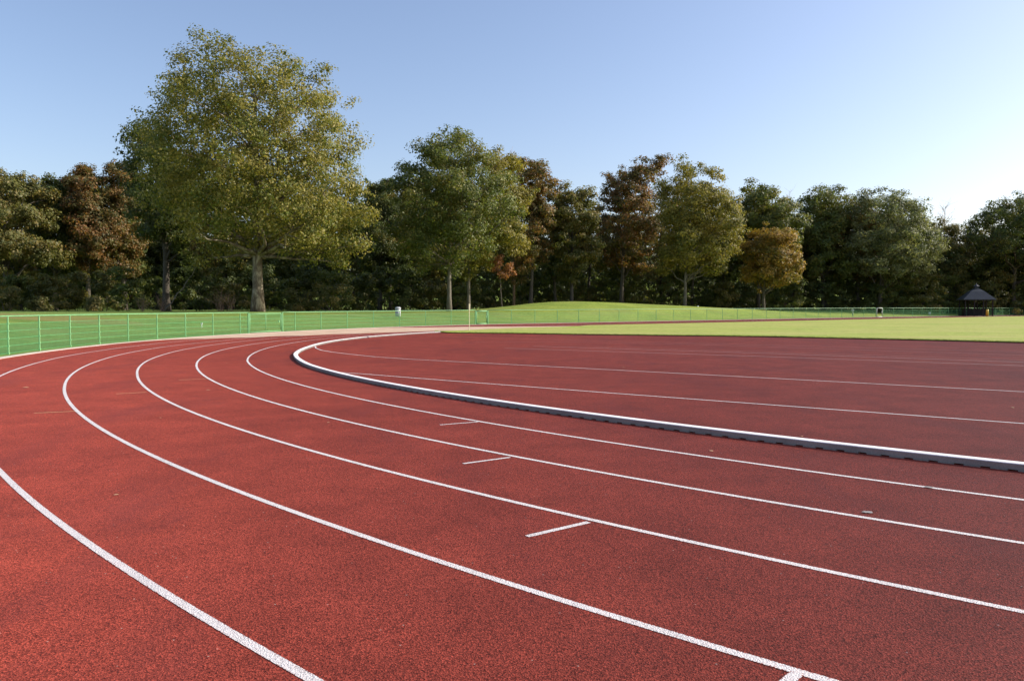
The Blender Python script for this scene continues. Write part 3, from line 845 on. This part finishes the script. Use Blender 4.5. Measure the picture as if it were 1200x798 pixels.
for j, px_ in enumerate(np.arange(-90, 1300, 46)):
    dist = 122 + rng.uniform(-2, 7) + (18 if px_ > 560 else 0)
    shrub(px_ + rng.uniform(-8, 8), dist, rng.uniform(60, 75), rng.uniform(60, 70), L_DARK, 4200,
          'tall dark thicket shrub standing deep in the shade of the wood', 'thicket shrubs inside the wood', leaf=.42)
# the depth of the wood behind, one dark mass
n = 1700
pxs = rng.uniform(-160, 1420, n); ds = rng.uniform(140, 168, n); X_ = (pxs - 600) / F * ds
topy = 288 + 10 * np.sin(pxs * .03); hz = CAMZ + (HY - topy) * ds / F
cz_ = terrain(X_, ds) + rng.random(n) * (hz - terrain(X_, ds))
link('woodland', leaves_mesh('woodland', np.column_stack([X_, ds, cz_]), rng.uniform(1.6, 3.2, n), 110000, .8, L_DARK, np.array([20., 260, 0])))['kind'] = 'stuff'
# low sunlit bramble at the foot of the wood on the left
for px_, hp, lab in [(8, 26, 'low olive bush at the foot of the wood by the left edge'), (45, 12, 'small low bramble left of the fence post row at the wood foot'),
                     (110, 13, 'low pale bramble under the rusty trees'), (350, 24, 'rounded bush right of the plane tree trunk'), (385, 34, 'taller bush right of the plane tree, under its lowest boughs')]:
    shrub(px_, 79, hp, hp * 1.5, L_OLIVE, 2200, lab, leaf=.2)
# bare reddish shrubs and the leaning stem
shrub(167, 77, 18, 16, None, 0, 'bare reddish shrub left of the leaning stem', name='bare_shrub', twigs=17)
shrub(190, 77, 20, 13, None, 0, 'bare reddish shrub at the foot of the leaning stem', name='bare_shrub', twigs=14)
shrub(258, 77, 26, 20, None, 0, 'pale bare shrub left of the plane tree trunk', name='bare_shrub', twigs=20)
shrub(272, 77, 23, 12, None, 0, 'slim bare shrub closest to the plane tree trunk on its left', name='bare_shrub', twigs=12)
k = 77 / F; x, y = at(192, 77.5); z = tz(x, y)
root = empty('leaning_sapling', (x, y, z)); tag(root, 'thin leaning stem with brownish crown, left of the plane tree', 'tree')
b = MB(); limb(b, (0, 0, -.1), (30 * k, 0, 38 * k), .09, .04, 8, .03); limb(b, (30 * k, 0, 38 * k), (48 * k, 0, 66 * k), .04, .015, 6, .06)
limb(b, (24 * k, 0, 30 * k), (34 * k, .5, 28 * k), .03, .01, 5); b.build('trunk', M_PALEBARK, root, True)
n = 16; cen = np.column_stack([rng.uniform(34, 62, n) * k, rng.uniform(-1, 1, n), rng.uniform(44, 82, n) * k])
link('crown', leaves_mesh('crown', cen, rng.uniform(.5, .9, n), 3000, .2, L_BROWN, np.array([4, 0, 3.])), None, root)

def bare_tree(px, dist, top, label, w=16):
    k = dist / F; x, y = at(px, dist); z = tz(x, y); h = CAMZ + (HY - top) * k - z
    root = empty('bare_tree', (x, y, z)); tag(root, label, 'tree')
    b = MB(); b.tube([(0, 0, -.2), (.1, 0, h * .4), (0, 0, h * .75), (.1, 0, h * .96)], [.2, .14, .07, .02], 7)
    for _ in range(46):
        t_ = rng.uniform(.45, .95); p0 = np.array([.05, 0, h * t_]); a = rng.uniform(0, 6.28); L = w * k * (1.15 - t_) * rng.uniform(.6, 1.5) + .4
        e = p0 + np.array([math.cos(a) * L, math.sin(a) * L, L * rng.uniform(.7, 1.5)]); e[2] = min(e[2], h)
        limb(b, p0, e, .035, .012, 6, .08, 0, 4)
        for _ in range(4):
            q = p0 + (e - p0) * rng.uniform(.3, .95); v = rng.normal(size=3) * .5 + [0, 0, .5]
            limb(b, q, q + v * 1.1, .014, .006, 4, .1, 0, 3)
    b.build('trunk', M_TWIG, root, True)
bare_tree(602, 104, 171, 'grey leafless treetop poking out between the oak and the orange-topped tree')
bare_tree(1104, 131, 238, 'thin leafless treetop showing just right of the round crowned tree')
bare_tree(920, 126, 226, 'thin leafless treetop between the golden tree and the tall green tree')

# ------------------------------------------------------------------ pavilion
x, y = at(1143, 111); z = tz(x, y); k = 111 / F
pv = empty('pavilion', (x, y, z), R(-18)); tag(pv, 'small open pavilion with dark bell-shaped roof and roof lantern below the right edge tree', 'pavilion')
zb = CAMZ + (HY - 351) * k - z; zt = CAMZ + (HY - 338.5) * k - z; hw = 2.05
b = MB(); lv = [(hw, zb), (hw * .72, zb + .55), (hw * .42, zb + 1.15), (.32, zt)]
rings = []
V = []; f_ = []
for (w_, zz) in lv:
    V += [(-w_, -w_, zz), (w_, -w_, zz), (w_, w_, zz), (-w_, w_, zz)]
for i in range(len(lv) - 1):
    for q in range(4):
        f_.append((i * 4 + q, i * 4 + (q + 1) % 4, (i + 1) * 4 + (q + 1) % 4, (i + 1) * 4 + q))
f_.append((3, 2, 1, 0)); f_.append((12, 13, 14, 15)); b.add(V, f_)
b.box((0, 0, zb - .05), (hw * 2 + .06, hw * 2 + .06, .09))
roof = b.build('roof', M_DARKROOF, pv)
b = MB(); b.box((0, 0, zt + .17), (.5, .5, .34)); b.tube([(0, 0, zt + .34), (0, 0, zt + .36), (0, 0, zt + .62), (0, 0, zt + .8)], [.45, .42, .08, .03], 8); b.build('lantern', M_DARKROOF, roof)
for sx in (-1, -.33, .33, 1):
    for sy in (-1, 1):
        b = MB(); b.box((sx * (hw - .35), sy * (hw - .35), (zb - .1) / 2), (.15, .15, zb - .1)); b.build('column', M_DARKWOOD, pv)
b = MB(); b.box((0, hw - .38, .55), (hw * 1.8, .06, .9)); b.box((-hw + .38, 0, .55), (.06, hw * 1.5, .9)); b.build('parapet', M_DARKWOOD, pv)
b = MB(); b.box((0, 0, .03), (hw * 2, hw * 2, .1)); b.build('floor', M_DARKWOOD, pv)

# ------------------------------------------------------------------ grass blades on the infield edge
def blades(n, pts, h, w, name, m, label=None):
    p = pts; hh = h * rng.uniform(.5, 1.3, n); a = rng.uniform(0, math.pi, n)
    dx = np.cos(a) * w / 2; dy = np.sin(a) * w / 2
    lean = rng.normal(size=(n, 2)) * .35 * hh[:, None]
    z = gz(p[:, 1]) + .04
    V = np.stack([np.column_stack([p[:, 0] - dx, p[:, 1] - dy, z]), np.column_stack([p[:, 0] + dx, p[:, 1] + dy, z]),
                  np.column_stack([p[:, 0] + lean[:, 0], p[:, 1] + lean[:, 1], z + hh])], 1).reshape(-1, 3)
    me = bpy.data.meshes.new(name); me.vertices.add(3 * n); me.vertices.foreach_set('co', V.ravel())
    me.loops.add(3 * n); me.loops.foreach_set('vertex_index', np.arange(3 * n)); me.polygons.add(n)
    me.polygons.foreach_set('loop_start', np.arange(n) * 3); me.polygons.foreach_set('loop_total', np.full(n, 3)); me.update(calc_edges=True)
    return tag(link(name, me, m), kind='stuff')
ch = np.array(chord[:16]); seg = np.hypot(*np.diff(ch, axis=0).T); cum = np.r_[0, np.cumsum(seg)]
n = 9000; s = rng.random(n) * cum[-1]; ex = np.interp(s, cum, ch[:, 0]); ey = np.interp(s, cum, ch[:, 1])
inn = np.abs(rng.normal(size=n)) * .12 - .03
p1 = np.column_stack([ex + inn * .45, ey + inn * .9])
n2 = 300; s = rng.random(n2) * cum[-1]; ex = np.interp(s, cum, ch[:, 0]); ey = np.interp(s, cum, ch[:, 1]); inn = rng.random(n2) ** 1.3 * 16
p2 = np.column_stack([ex + inn * .45, ey + inn * .9])
ok = rho_of(p2[:, 0], p2[:, 1]) < 31.0; p2 = p2[ok]
pp = np.concatenate([p1, p2])
M_BLADE = grass_mat('blade_grass', [(.22, .32, .05), (.29, .39, .065), (.34, .42, .08), (.38, .34, .13)])
tag(blades(len(pp), pp, .055, .02, 'grass_blades', M_BLADE))

# ------------------------------------------------------------------ light
SUN_AZ, SUN_EL = 7, 29          # degrees: anticlockwise from +X, and above the horizon
sd = bpy.data.lights.new('sun', 'SUN'); sd.energy = 4.6; sd.angle = R(.53); sd.color = (1, .93, .83)
so = bpy.data.objects.new('sun', sd); COL.objects.link(so)
import mathutils
v = mathutils.Vector((math.cos(R(SUN_AZ)) * math.cos(R(SUN_EL)), math.sin(R(SUN_AZ)) * math.cos(R(SUN_EL)), math.sin(R(SUN_EL))))
so.rotation_euler = v.to_track_quat('Z', 'Y').to_euler()
w = bpy.data.worlds.new('World'); scene.world = w; w.use_nodes = True
nt = w.node_tree; bg = nt.nodes['Background']
sky = N(nt, 'ShaderNodeTexSky', sky_type='NISHITA'); sky.sun_disc = False
sky.sun_elevation = R(SUN_EL); sky.sun_rotation = R(90 - SUN_AZ)
sky.air_density = 1.0; sky.dust_density = 1.7; sky.ozone_density = 2.0; sky.altitude = 10
nt.links.new(mix(nt, 1.0, sky.outputs[0], (1.06, .98, .99), 'MULTIPLY'), bg.inputs['Color']); bg.inputs['Strength'].default_value = .15

cam = bpy.data.cameras.new('camera'); co = bpy.data.objects.new('camera', cam); COL.objects.link(co)
cam.sensor_width = 36; cam.lens = 36 * F / 1200; cam.clip_end = 6000; cam.clip_start = .05
co.location = (0, 0, CAMZ)
co.rotation_euler = (R(90) - math.atan((399 - HY) / F), 0, 0)
scene.camera = co
scene.render.engine = 'CYCLES'
scene.view_settings.view_transform = 'Standard'; scene.view_settings.look = 'None'
scene.view_settings.exposure = .5; scene.view_settings.gamma = 1
scene.cycles.max_bounces = 6; scene.cycles.transparent_max_bounces = 4
